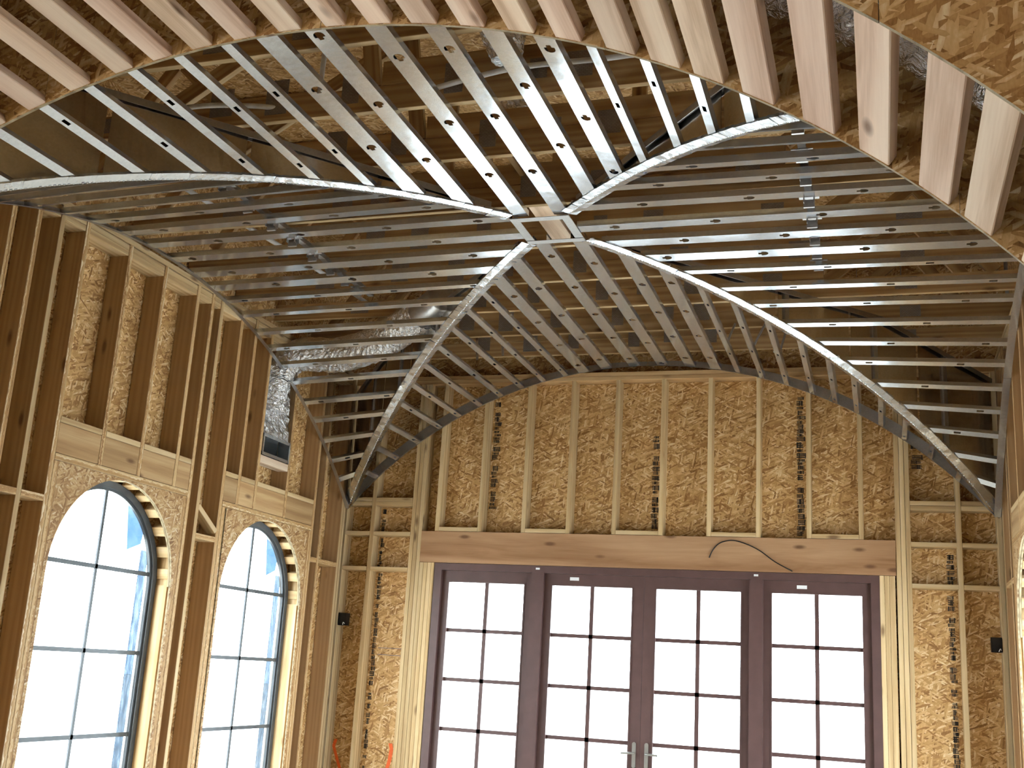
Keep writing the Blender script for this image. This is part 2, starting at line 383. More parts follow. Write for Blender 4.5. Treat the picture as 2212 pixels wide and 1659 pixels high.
# ------------------------------------------------------------------ side walls (left and right alike)
WINC, WR, SPR, SILL = (-3.262, -1.378), .632, 2.012, .45
def arch_polys(y0, y1, z0, z1, cy, R, spr, seg=28):
    ps = []
    for k in range(seg):
        a0, a1 = math.pi*k/seg, math.pi*(k+1)/seg
        p = [(cy-R*math.cos(a0), spr+R*math.sin(a0)), (cy-R*math.cos(a1), spr+R*math.sin(a1))]
        ps.append([p[0], p[1], (p[1][0], z1), (p[0][0], z1)])
    # keep winding counter-clockwise in (y,z)
    ps = [q if (q[1][0]-q[0][0]) > 0 else q[::-1] for q in ps]
    ps.append([(y0, z0), (cy-R, z0), (cy-R, spr), (cy-R, z1), (y0, z1)]); ps.append([(cy+R, z0), (y1, z0), (y1, z1), (cy+R, z1), (cy+R, spr)])
    return ps
def side_wall(side):
    s = 1 if side == 'left' else -1
    X = (lambda d: -d) if s == 1 else (lambda d: W+.03+d)     # d = depth outwards from the room face
    name = 'wall_'+side
    DP = .150
    # outer skin
    segs = []
    for cy in WINC:
        y0, y1 = cy-.95, cy+.93
        segs += arch_polys(y0, y1, SILL, 5.3, cy, WR-.02, SPR)
        segs.append(rect(y0, 0, y1, SILL))
    segs += [rect(-7.1, 0, WINC[0]-.95, 5.3), rect(WINC[1]+.93, 0, .17, 5.3)]
    ws = panel(name, None, 'gypsum', (X(.185), 0, 0), (0, 1, 0), (0, 0, 1), segs, .02)
    tag(ws, kind='structure')
    # osb sheathing behind the studs (sheets)
    for cy in WINC:
        y0, y1 = cy-.944, cy+.936
        panel('osb_panel', ws, 'osb_board', (X(.153) if s == -1 else X(.165), 0, 0), (0, 1, 0), (0, 0, 1), arch_polys(y0, y1, SILL, 5.28, cy, WR-.012, SPR)+[rect(y0, 0, y1, SILL)], .012)
    for y0, y1 in ((-6.38, -5.2), (-5.196, -4.21), (WINC[1]+.94, .13)):
        panel('osb_panel', ws, 'osb_board', (X(.153) if s == -1 else X(.165), 0, 0), (0, 1, 0), (0, 0, 1), [rect(y0, 0, y1, 5.28)], .012)
    def st(y, z0, z1, mat='brown_lumber', edge='osb_edge', wd=.040, nm='stud', dp=DP):
        return board(nm, ws, mat, (X(dp/2), y, z0), (X(dp/2), y, z1), wd, dp, (0, 1, 0), edge)
    ZT = 4.185
    full = [-6.2, -5.8, -5.42, -5.02, -4.61, -4.41, -3.985, -2.545, -2.125, -.655, -.50]
    for y in full: st(y, 0, ZT)
    for y in (-4.215, -2.42): st(y, 0, ZT, 'brown_lumber', 'pine_lumber')
    st(-.11, 0, ZT, 'brown_lumber', 'pine_lumber'); st(-.065, 0, ZT, 'brown_lumber', 'pine_lumber')
    for y in (-3.55, -3.15, -2.74): st(y, 2.70, ZT)
    for y in (-1.905, -1.655, -1.165): st(y, 2.70, ZT)
    # trimmers beside the windows
    for y in (-3.939, -2.593, -2.078, -.702): st(y, 0, 2.655, 'pine_lumber', 'osb_edge', .05)
    # header pieces between the cripples, sill plate under them
    for ys in ([-3.985, -3.55, -3.15, -2.74, -2.545], [-2.125, -1.905, -1.655, -1.165, -.655]):
        for a, b in zip(ys, ys[1:]):
            board('header', ws, 'truss_lumber', (X(.03), a+.0215, 2.795), (X(.03), b-.0215, 2.795), .185, .056, (0, 0, 1))
            board('header_plate', ws, 'pine_lumber', (X(.07), a+.0215, 2.908), (X(.07), b-.0215, 2.908), .037, .139, (0, 0, 1))
        board('window_plate', ws, 'pine_lumber', (X(DP/2-.002), ys[0]+.021, 2.679), (X(DP/2-.002), ys[-1]-.021, 2.679), .04, DP, (0, 0, 1), 'osb_edge')
    for a, b in zip(full[:-4], full[1:-3]):
        pass
    # top plate pieces
    ally = sorted(full+[-4.215, -2.42, -.11, -.065, -3.55, -3.15, -2.74, -1.905, -1.655, -1.165])
    for a, b in zip(ally, ally[1:]):
        if b-a < .06: continue
        for z in (4.124, 4.162): board('top_plate', ws, 'pine_lumber', (X(.074), a+.0205, z), (X(.074), b-.0205, z), .037, .139, (0, 0, 1))
    board('top_plate', ws, 'pine_lumber', (X(.07), -6.35, 4.206), (X(.07), .0, 4.206), .037, .139, (0, 0, 1))
    # fire blocks between studs
    for a, b, z in ((-4.39, -4.235, 2.42), (-4.195, -4.005, 2.42), (-4.59, -4.43, 2.42), (-.48, -.13, 2.42), (-.635, -.52, 2.42), (-2.40, -2.145, 2.40)):
        board('block', ws, 'pine_lumber', (X(DP/2), a, z), (X(DP/2), b, z), .04, DP, (0, 0, 1), 'osb_edge')
    board('block', ws, 'pine_lumber', (X(.06), -2.375, 2.62), (X(.02), -2.17, 2.455), .038, .09, (0, 0, 1))
    # the arched windows, their plywood arches and jambs
    for i, cy in enumerate(WINC):
        panel('arch_panel', ws, 'osb_pale', (X(-.001) if s == -1 else X(.011), 0, 0), (0, 1, 0), (0, 0, 1),
              [[(p[0], min(p[1], 2.656)) for p in q] for q in arch_polys(cy-.66, cy+.655, SILL, 2.656, cy, WR, SPR)], .012, 'ply_edge')
        # curved plywood lip around the arch
        vs, fs = [], []; n = 36
        for k in range(n+1):
            a = math.pi*k/n
            for R in (WR, WR+.012):
                for d in (.0135, .026): vs.append((X(d), cy-R*math.cos(a), SPR+R*math.sin(a)))
        for k in range(n):
            b = 4*k; fs += [(b, b+4, b+5, b+1), (b+2, b+3, b+7, b+6), (b+1, b+5, b+7, b+3), (b, b+2, b+6, b+4)]
        obj('arch_lip', vs, fs, 'ply_edge', ws, origin=(X(.02), cy, SPR))
        # radial blocks of the arch
        for k in range(13):
            a = math.radians(8+k*13.67); R = WR+.026
            c = V((0, -math.cos(a), math.sin(a))); o = V((X(.072), cy, SPR))+c*R
            tdir = V((0, math.sin(a), math.cos(a)))
            board('arch_block', ws, 'pine_lumber', o-V((.044, 0, 0)), o+V((.044, 0, 0)), .075 if k % 2 else .07, .05, tdir)
        for sg in (-1, 1):
            y = cy+sg*(WR+.0195); board('jamb_board', ws, 'pine_lumber', (X(.078), y, SILL), (X(.078), y, SPR+.01), .106, .036, (1, 0, 0))
        board('sill_board', ws, 'pine_lumber', (X(.073), cy-WR-.035, SILL-.02), (X(.073), cy+WR+.035, SILL-.02), .14, .036, (1, 0, 0))
        num = i+1 if s == 1 else i+3
        wn = tag(empty('window_%d' % num, (X(.13), cy, SILL)), ['arched dark framed window nearest the camera on the left wall', 'arched dark framed window beside the back corner of the left wall', 'arched dark framed window nearest the camera on the right wall', 'arched dark framed window beside the back corner of the right wall'][num-1], kind='structure')
        xa, xb = X(.118), X(.160); Ro, Ri = WR+.004, WR-.042
        prof = [(cy-Ro, cy-Ri, SILL)]
        vs, fs = [], []
        path = [(-1, 0.)]  # left foot, arc, right foot
        pts = [((cy-Ro, SILL), (cy-Ri, SILL))]+[((cy-Ro*math.cos(math.pi*k/40), SPR+Ro*math.sin(math.pi*k/40)), (cy-Ri*math.cos(math.pi*k/40), SPR+Ri*math.sin(math.pi*k/40))) for k in range(41)]+[((cy+Ro, SILL), (cy+Ri, SILL))]
        for po, pi in pts: vs += [(xa, *po), (xa, *pi), (xb, *pi), (xb, *po)]
        for k in range(len(pts)-1):
            b = 4*k; fs += [(b+j, b+(j+1) % 4, b+4+(j+1) % 4, b+4+j) for j in range(4)]
        obj('frame', vs, fs, 'window_clad', wn, origin=(X(.14), cy, SILL))
        # thin inner sash ring
        vs, fs = [], []; Rs = Ri-.018
        pts = [((cy-Ri, SILL), (cy-Rs, SILL))]+[((cy-Ri*math.cos(math.pi*k/40), SPR+Ri*math.sin(math.pi*k/40)), (cy-Rs*math.cos(math.pi*k/40), SPR+Rs*math.sin(math.pi*k/40))) for k in range(41)]+[((cy+Ri, SILL), (cy+Rs, SILL))]
        xc, xd = X(.132), X(.152)
        for po, pi in pts: vs += [(xc, *po), (xc, *pi), (xd, *pi), (xd, *po)]
        for k in range(len(pts)-1):
            b = 4*k; fs += [(b+j, b+(j+1) % 4, b+4+(j+1) % 4, b+4+j) for j in range(4)]
        obj('sash', vs, fs, 'window_clad', wn, origin=(X(.14), cy, SILL))
        zr = [SILL, 1.026, 1.556, 2.088]
        x0, x1 = sorted((X(.137), X(.149)))
        obj('muntin', *boxes([((x0, cy-.012, SILL), (x1, cy+.012, SPR+Rs))]), 'window_clad', wn, origin=(X(.14), cy, 1.5))
        for z in zr[1:]:
            hw = Rs if z < SPR else math.sqrt(Rs*Rs-(z-SPR)**2)
            obj('muntin', *boxes([((x0, cy-hw, z-.014), (x1, cy+hw, z+.014))]), 'window_clad', wn, origin=(X(.14), cy, z))
        x0, x1 = sorted((X(.141), X(.145)))
        for sg in (-1, 1):
            for za, zc in zip(zr, zr[1:]):
                a, b = sorted((cy+sg*.008, cy+sg*Rs))
                obj('pane', *boxes([((x0, a, za+.009), (x1, b, zc-.009))]), 'glass', wn, origin=(X(.143), (a+b)/2, (za+zc)/2))
            pl = [(cy+sg*.008, 2.097)]+[(cy+sg*Rs*math.cos(t), SPR+Rs*math.sin(t)) for t in [.14+k*(math.pi/2-.155)/14 for k in range(15)]]
            vs = [(x0, *p) for p in pl]+[(x1, *p) for p in pl]; n = len(pl)
            fs = [tuple(range(n)), tuple(range(2*n-1, n-1, -1))]+[(k, (k+1) % n, n+(k+1) % n, n+k) for k in range(n)]
            obj('pane', vs, fs, 'glass', wn, origin=(X(.143), cy+sg*.3, 2.3))
        # torn building plastic left on the outer side of the window
        if s == 1:
            ps = [(cy+.30, 2.56), (cy+.355, 2.235), (cy+.50, 2.29), (cy+.52, 2.40), (cy+.44, 2.50)]
            vs = [(-.19, *p) for p in ps]+[(-.192, *p) for p in ps]
            obj('plastic_flap', vs, [(0, 1, 2, 3, 4), (9, 8, 7, 6, 5)], 'plastic_film', wn, origin=(-.19, cy+.4, 2.4))
            vs, fs = boxes([((-.193, cy+.515, SILL), (-.189, cy+.60, 2.25))]); obj('plastic_strip', vs, fs, 'clear_film', wn, origin=(-.19, cy+.55, 1.3))
    return ws
wl = side_wall('left'); wr = side_wall('right')

# ------------------------------------------------------------------ front arch wall
wf = panel('wall_front', None, 'osb_board', (0, YF+.006, 0), (1, 0, 0), (0, 0, 1), [rect(-.3, 5.28, 5.9, 5.3)], .012)
tag(wf, kind='structure')
def arch_sheet(nm, a0, a1, y, top, mat='osb_board', n=12, th=.012):
    ps = []
    for k in range(n):
        t0, t1 = [math.radians(a0+(a1-a0)*(k+j)/n) for j in (0, 1)]
        p0 = (AX+AR*math.sin(t0), AZ+AR*math.cos(t0)); p1 = (AX+AR*math.sin(t1), AZ+AR*math.cos(t1))
        ps.append([p0, p1, (p1[0], top), (p0[0], top)])
    panel(nm, wf, mat, (0, y, 0), (1, 0, 0), (0, 0, 1), ps, th, 'ply_edge')
cuts = [-64, -38, -19, 2, 21, 43, 64]
for a, b in zip(cuts, cuts[1:]): arch_sheet('arch_panel', a, b-.03, YF+.012, 5.28)
cuts = [-64, -40, -20, 0, 20, 38.1, 64]
for a, b in zip(cuts, cuts[1:]): arch_sheet('arch_panel', a, b-.05, YN, 5.28, 'osb_board')
for x0, x1 in ((-1.2, -.03), (5.61, 6.8)):
    for y in (YN, YF+.012): panel('osb_panel', wf, 'osb_board', (x0, y, 0), (1, 0, 0), (0, 0, 1), [rect(0, 0, x1-x0, 5.28)], .012)
ANG = [-20.22, -16.8, -13.25, -10.32, -7.33, -4.22, -.97, 2.32, 5.34, 8.23, 11.54, 14.71, 17.78, 21.04, 23.85, 26.56, 29.59, 33.32, 36.76, 40.38, 43.16]
WID = [1.4, 1.6, 1.4, 1.47, 1.5, 1.59, 1.61, 1.45, 1.57, 1.8, 1.66, 1.74, 1.72, 1.9, 1.9, 1.9, 2.0, 1.96, 1.84, 1.89, 1.7]
A = [(a, w_) for a, w_ in zip(ANG, WID)]
A = [(-20.22-3.4*k, 1.5) for k in range(12, 0, -1)]+A+[(43.16+3.5*k, 1.8) for k in range(1, 6)]
for a, w_ in A:
    t = math.radians(a+w_/2); wd = AR*math.radians(w_)
    n = V((math.sin(t), 0, math.cos(t))); c = V((AX, 0, AZ))+n*(AR+.021)
    board('arch_block', wf, 'fir_block', c+V((0, YN+.001, 0)), c+V((0, YF-.001, 0)), wd, .038, V((math.cos(t), 0, -math.sin(t))), ch=.003)

# near room, unseen: ceiling and walls added to shade, left opening to light it
for nm, x, ps in (('wall_near_left', -1.25, [rect(0, 0, 2.2, 3.7), rect(2.2, 0, 4.7, .8), rect(2.2, 2.5, 4.7, 3.7), rect(4.7, 0, 5.9, 3.7)]), ('wall_near_right', 6.75, [rect(0, 0, 5.9, 3.7)])):
    tag(panel(nm, None, 'osb_pale', (x, -13, 0), (0, 1, 0), (0, 0, 1), ps, .05), kind='structure')
tag(panel('wall_rear', None, 'osb_pale', (-1.2, -13.05, 0), (1, 0, 0), (0, 0, 1), [rect(0, 0, 8, 3.7)], .05), kind='structure')
tag(panel('ceiling', None, 'gypsum', (-1.2, -13, 3.7), (1, 0, 0), (0, 1, 0), [rect(0, 0, 8, 5.88)], .1), kind='structure')

# ------------------------------------------------------------------ roof deck and trusses
dk = tag(panel('roof', None, 'gypsum', (-.45, -7.2, 5.30), (1, 0, 0), (0, 1, 0), [rect(0, 0, 6.5, 7.5)], .05), kind='structure')
for i in range(6):
    for j in range(3):
        x0, y0 = -.44+j*2.17, -7.19+i*1.25
        panel('deck_panel', dk, 'osb_board', (x0, y0, 5.286), (1, 0, 0), (0, 1, 0), [rect(0, 0, 2.165, 1.245)], .012)
TY = [-.13, -.76, -1.41, -2.03, -2.70, -3.38, -4.07, -4.68, -5.30, -5.90]
ORD = ['first', 'second', 'third', 'fourth', 'fifth', 'sixth', 'seventh', 'eighth', 'ninth', 'tenth']
Z0 = 4.335
for i, y in enumerate(TY):
    tr = tag(empty('roof_truss', (CX, y, Z0)), 'wooden roof truss above the steel vault, %s counting from the door wall' % ORD[i], 'truss', 'roof trusses over the vault')
    bd = lambda nm, p, q, hh, xd=(0, 0, 1), th=.038, m='truss_lumber': board(nm, tr, m, p, q, hh, th, xd)
    board('bottom_chord', tr, 'truss_lumber', (-.14, y, Z0+.07), (5.71, y, Z0+.07), .038, .138, (0, 1, 0), 'pine_lumber')  # chord undersides paler than the sides: light from below put into the colour
    xa, xb = 1.15+.1*(i % 3), 4.35-.12*(i % 2)
    if i < 6: bd('upper_chord', (xa, y, Z0+.21), (xb, y, Z0+.21), .138)
    else:
        bd('upper_chord', (2.3, y, Z0+.21), (4.4, y, Z0+.21), .138)
        for x0, x1 in ((1.0, 2.1), (2.25, 2.15)): board('web', tr, 'truss_lumber', (x0, y, Z0+.14), (x1, y, 5.14), .038, .089, (0, 1, 0), 'pine_lumber')
    bd('top_chord', (-.14, y, 5.21), (5.71, y, 5.21), .138)
    for x0, x1 in ((.05, .55), (xa, .62), (xb, 4.95), (5.5, 5.0)):
        z0 = Z0+(.14 if abs(x0-2.8) > 2 else .28)
        bd('web', (x0, y, z0), (x1, y, 5.14), .089, (1, 0, 0))
    for x in (2.15, 2.68, 3.37)[:3 if i < 6 else 0]: bd('web', (x, y, Z0+.28), (x, y, 5.14), .089, (1, 0, 0))
    yy = y-.0205
    G = [(1.72, .13, .2), (2.15, .1, .17), (2.68, .1, .17), (3.37, .13, .14), (3.02+.1*(i % 2), .09, .11), (4.2-.1*(i % 3), .14, .12), (xa+.12, .14, .16), (.62, .16, .09), (4.93, .15, .09)]
    for k, (x, gw, gh) in enumerate(G):
        x += rnd.uniform(-.03, .03); z = Z0+.14 if k not in (7, 8) else Z0+.08
        panel('gusset_plate', tr, 'gusset_plate_steel', (x-gw/2, yy+.001, z-gh/2), (1, 0, 0), (0, 0, 1), [rect(0, 0, gw, gh)], .0015)
tag(board('crown_block', None, 'fir_block', (2.745, -3.358, 4.395), (2.745, -2.72, 4.395), .14, .06, (1, 0, 0)), 'pinkish wood block above the square crown frame', 'block')
tag(board('crown_block', None, 'truss_lumber', (2.66, -4.05, 4.6), (2.66, -3.40, 4.6), .038, .14, (1, 0, 0)), 'dark wood blocking board behind the crown frame, hidden among trusses', 'block')

# ------------------------------------------------------------------ steel vault
KEY = [(1.45*x_, 1.45*y_) for x_, y_ in [(-.017, .0), (-.0165, .006), (-.013, .014), (-.006, .019), (.0, .0205), (.006, .019), (.013, .014), (.0165, .006), (.017, 0), (.017, -.008), (.0075, -.0085), (.0075, -.022), (-.0075, -.022), (-.0075, -.0085), (-.017, -.008)]]
SLOT = [(-.009, -.024), (.009, -.024), (.009, .024), (-.009, .024)]
def ray_poly(poly, ang):
    dx, dy = math.cos(ang), math.sin(ang); best = 1e-4
    for i in range(len(poly)):
        (x0, y0), (x1, y1) = poly[i], poly[(i+1) % len(poly)]
        ex, ey = x1-x0, y1-y0; den = dx*ey-dy*ex
        if abs(den) < 1e-12: continue
        t = (x0*ey-y0*ex)/den; s = (x0*dy-y0*dx)/den
        if t > 0 and -1e-6 <= s <= 1+1e-6: best = max(best, t)
    return best
def cstud(parent, p0, p1, wd, n, holes=(), flip=False, fl=.036, mat='galvanised_steel', wide=True):
    p0, p1, n = V(p0), V(p1), V(n); d = p1-p0; L = d.length; d.normalize(); n = (n-d*n.dot(d)).normalized(); s = d.cross(n); a = wd/2
    vs, fs = [], []
    def pt(x, l, h=0.): vs.append(p0+d*l+s*x+n*h); return len(vs)-1
    def quad(l0, l1): fs.append((pt(-a, l0), pt(a, l0), pt(a, l1), pt(-a, l1)))
    poly = KEY if wide else SLOT
    if flip: poly = [(x, -y) for x, y in poly]
    pl = .05; cur = 0.
    for h in sorted(holes):
        if h-pl < cur+.002 or h+pl > L-.002: continue
        quad(cur, h-pl)
        angs = sorted([2*math.pi*k/32+.001 for k in range(32)]+[math.atan2(y, x) % (2*math.pi) for x in (-a, a) for y in (-pl, pl)]+[math.atan2(y, x) % (2*math.pi) for x, y in poly])
        ring = []
        for an in angs:
            r = ray_poly(poly, an); c, q = math.cos(an), math.sin(an)
            ro = min(a/abs(c) if abs(c) > 1e-9 else 1e9, pl/abs(q) if abs(q) > 1e-9 else 1e9)
            ring.append((pt(c*r, h+q*r), pt(c*ro, h+q*ro)))
        for k in range(len(ring)):
            (i0, o0), (i1, o1) = ring[k], ring[(k+1) % len(ring)]; fs.append((i0, o0, o1, i1))
        cur = h+pl
    quad(cur, L)
    for sg in (-1, 1):
        i = [pt(sg*a, 0), pt(sg*a, L), pt(sg*a, L, fl), pt(sg*a, 0, fl), pt(sg*(a-.008), L, fl), pt(sg*(a-.008), 0, fl)]
        fs.append((i[0], i[1], i[2], i[3])); fs.append((i[3], i[2], i[4], i[5]))
    return obj('steel_stud', vs, fs, mat, parent, origin=(p0+p1)/2)
def hl(p0, p1, phase, step=.62):
    L = (V(p1)-V(p0)).length; out = []; x = phase % step
    while x < L: out.append(x); x += step
    return out
WIDE, NARR = .092, .044
cells = {}
for nm, lab, loc in (('back', 'back cell of galvanised steel studs fanning from the crown to the door wall arch', (CX, -1.5, 4.1)), ('front', 'front cell of shiny galvanised steel studs behind the wooden arch', (CX, -5, 4.1)),
                     ('left', 'left cell of horizontal galvanised steel studs running to the arched window wall', (1.2, CY, 4.1)), ('right', 'right cell of bright horizontal galvanised steel studs at the right edge', (4.4, CY, 4.1))):
    cells[nm] = tag(empty('vault_cell_frame', loc), lab, 'vault framing', 'steel stud cells of the groin vault')
ENDY = .195; ENDX = .185
def ribt_x(x): return abs(x-CX)/2.785
XB = [(.28, 0), (.475, 0), (.671, 0), (.875, 0), (1.056, 0), (1.253, 0), (1.448, 0), (1.644, 0), (1.845, 0), (2.047, 0), (2.215, 1), (2.42, 1), (2.672, 1), (2.922, 1), (3.165, 1), (3.385, 1), (3.575, 0), (3.775, 0), (3.98, 0), (4.185, 0), (4.37, 0), (4.54, 0), (4.725, 0), (4.90, 0), (5.09, 0), (5.29, 0)]
for i, (x, wide) in enumerate(XB):
    t = max(ribt_x(x), .07); z = zb(x); yr = CY+3.216*t if t > .08 else CY+ENDY
    if abs(x-CX) < .2: yr = CY+ENDY
    n = V((x-CX, 0, z-.636))
    p0, p1 = V((x, yr+.0, z+.006)), V((x, -.012, z))
    cstud(cells['back'], p0, p1, WIDE if wide else NARR, n, hl(p0, p1, .28+.17*(i % 3)), wide=bool(wide))
HF = {2.2: (-5.17, -4.55), 2.41: (-5.56, -4.93, -4.3), 2.672: (-5.92, -5.29, -4.65, -4.02), 2.925: (-5.31, -4.67, -4.02), 3.17: (-5.6, -4.96, -4.33), 3.385: (-5.29, -4.65, -4.03), 1.21: (-5.65,), 1.41: (-5.2,), 1.605: (-5.45, -4.82), 1.81: (-5.22, -4.59), 2.02: (-5.23, -4.61), 3.58: (-4.81,), 3.8: (-5.07,), 4.0: (-4.92,)}
XF = [(.22, 0), (.42, 0), (.62, 0), (.82, 0), (1.0, 0), (1.21, 0), (1.41, 0), (1.605, 0), (1.81, 0), (2.02, 0), (2.2, 1), (2.41, 1), (2.672, 1), (2.925, 1), (3.17, 1), (3.385, 1), (3.58, 0), (3.8, 0), (4.0, 0), (4.2, 0), (4.4, 0), (4.6, 0), (4.8, 0), (5.0, 0), (5.2, 0), (5.4, 0)]
for i, (x, wide) in enumerate(XF):
    t = ribt_x(x); z = zb(x); yr = CY-3.216*t if abs(x-CX) > .2 else CY-ENDY
    n = V((x-CX, 0, z-.636)); p0, p1 = V((x, YF+.03, z)), V((x, yr-.0, z+.006))
    if p1.y-p0.y < .15: continue
    cstud(cells['front'], p0, p1, WIDE if wide else NARR, n, [yy-p0.y for yy in HF.get(x, (-5.9,))], wide=bool(wide), flip=(x < 3.3))
YL = [(-5.95, 0), (-5.72, 0), (-5.5, 0), (-5.25, 0), (-5.02, 0), (-4.79, 0), (-4.53, 0), (-4.24, 0), (-3.98, 1), (-3.69, 1), (-3.415, 1), (-3.135, 1), (-2.86, 1), (-2.63, 1), (-2.42, 0), (-2.2, 0), (-1.945, 0), (-1.73, 0), (-1.51, 0), (-1.305, 0), (-1.07, 0), (-.87, 0), (-.66, 0), (-.465, 0), (-.29, 0)]
YR = [(-5.95, 0), (-5.72, 0), (-5.5, 0), (-5.25, 0), (-5.0, 0), (-4.72, 0), (-4.39, 0), (-4.07, 1), (-3.78, 1), (-3.48, 1), (-3.18, 1), (-2.90, 1), (-2.665, 1), (-2.45, 0), (-2.21, 0), (-1.99, 0), (-1.75, 0), (-1.52, 0), (-1.31, 0), (-1.08, 0), (-.87, 0), (-.66, 0), (-.455, 0), (-.265, 0)]
for side, lst in (('left', YL), ('right', YR)):
    for i, (y, wide) in enumerate(lst):
        t = abs(y-CY)/3.216; zr = zt(t)+.010 if t > .08 else 4.247
        sg = -1 if side == 'left' else 1
        xr = CX+sg*max(2.785*t, ENDX) if abs(y-CY) > .21 else CX+sg*ENDX
        xw = .004 if side == 'left' else 5.59
        zw = zw_(y); n = V((0, y-CY, zw+.202))
        p0, p1 = V((xw, y, zw)), V((xr-sg*.02*(-1), y, zr))
        p1.x = xr+sg*.035 if t > .5 else xr
        if t > .5: p1.z += .012
        cstud(cells[side], p0, p1, (WIDE if wide else NARR), n, hl(p0, p1, .33+.23*(i % 3), .61), wide=bool(wide), flip=(side == 'right'))
# curved tracks on the walls
def track(parent, f, a0, a1, leg, lip, nrm, n=40, name='curved_track', mat='dark_steel'):
    """f(s)->(point on wall arc, outward radial unit); leg = height along the wall, lip = projection into the room along nrm"""
    vs, fs = [], []; nrm = V(nrm)
    for k in range(n+1):
        p, r = f(a0+(a1-a0)*k/n); p, r = V(p), V(r); leg_ = leg; leg = leg_ if nrm.y == 0 else .04+.05*min(1., abs(p.x-CX)/1.6)
        vs += [p+r*leg, p, p+nrm*lip, p+nrm*lip+r*.002, p+nrm*.002+r*.002, p+nrm*.002+r*leg]; leg = leg_
    for k in range(n):
        b = 6*k; fs += [(b+j, b+(j+1) % 6, b+6+(j+1) % 6, b+6+j) for j in range(6)]
    return obj(name, vs, fs, mat, parent, origin=parent.location)
th = math.asin(2.775/3.615)
fb = lambda a: ((CX+3.615*math.sin(a), -.004, .636+3.615*math.cos(a)), (math.sin(a), 0, math.cos(a)))
for k in range(4): track(cells['back'], fb, -th+2*th*k/4, -th+2*th*(k+1)/4-.001, .08, .02, (0, -1, 0))
thl = math.asin(3.16/4.4225)
fl_ = lambda a: ((.004, CY+4.4225*math.sin(a), zw_(CY+4.4225*math.sin(a))), (0, math.sin(a), math.cos(a)))
fr_ = lambda a: ((5.593, CY+4.4225*math.sin(a), zw_(CY+4.4225*math.sin(a))), (0, math.sin(a), math.cos(a)))
for k in range(5):
    a0, a1 = -thl+2*thl*k/5, -thl+2*thl*(k+1)/5-.001
    track(cells['left'], fl_, a0, a1, .03, .032, (1, 0, 0)); track(cells['right'], fr_, a0, a1, .03, .05, (-1, 0, 0), mat='galvanised_steel')
# carrier channels lying over the side cells, with clips
for side, x, ya, yb in (('left', 1.07, -4.4, -2.1), ('right', 4.36, -4.6, -2.2)):
    vs, fs = boxes([((x-.02, ya, 4.268), (x+.02, yb, 4.30))]); obj('carrier_channel', vs, fs, 'dark_steel', cells[side], origin=(x, (ya+yb)/2, 4.28))
    for y, _ in (YL if side == 'left' else YR):
        if ya+.1 < y < yb-.1:
            vs, fs = boxes([((x-.055, y+.07, 4.262), (x+.055, y+.12, 4.268)), ((x-.03, y+.06, 4.222), (x-.025, y+.12, 4.265)), ((x+.025, y+.06, 4.222), (x+.03, y+.12, 4.265)), ((x-.03, y+.085, 4.20), (x+.03, y+.10, 4.245))])
            obj('channel_clip', vs, fs, 'dark_steel', cells[side], origin=(x, y+.09, 4.25))
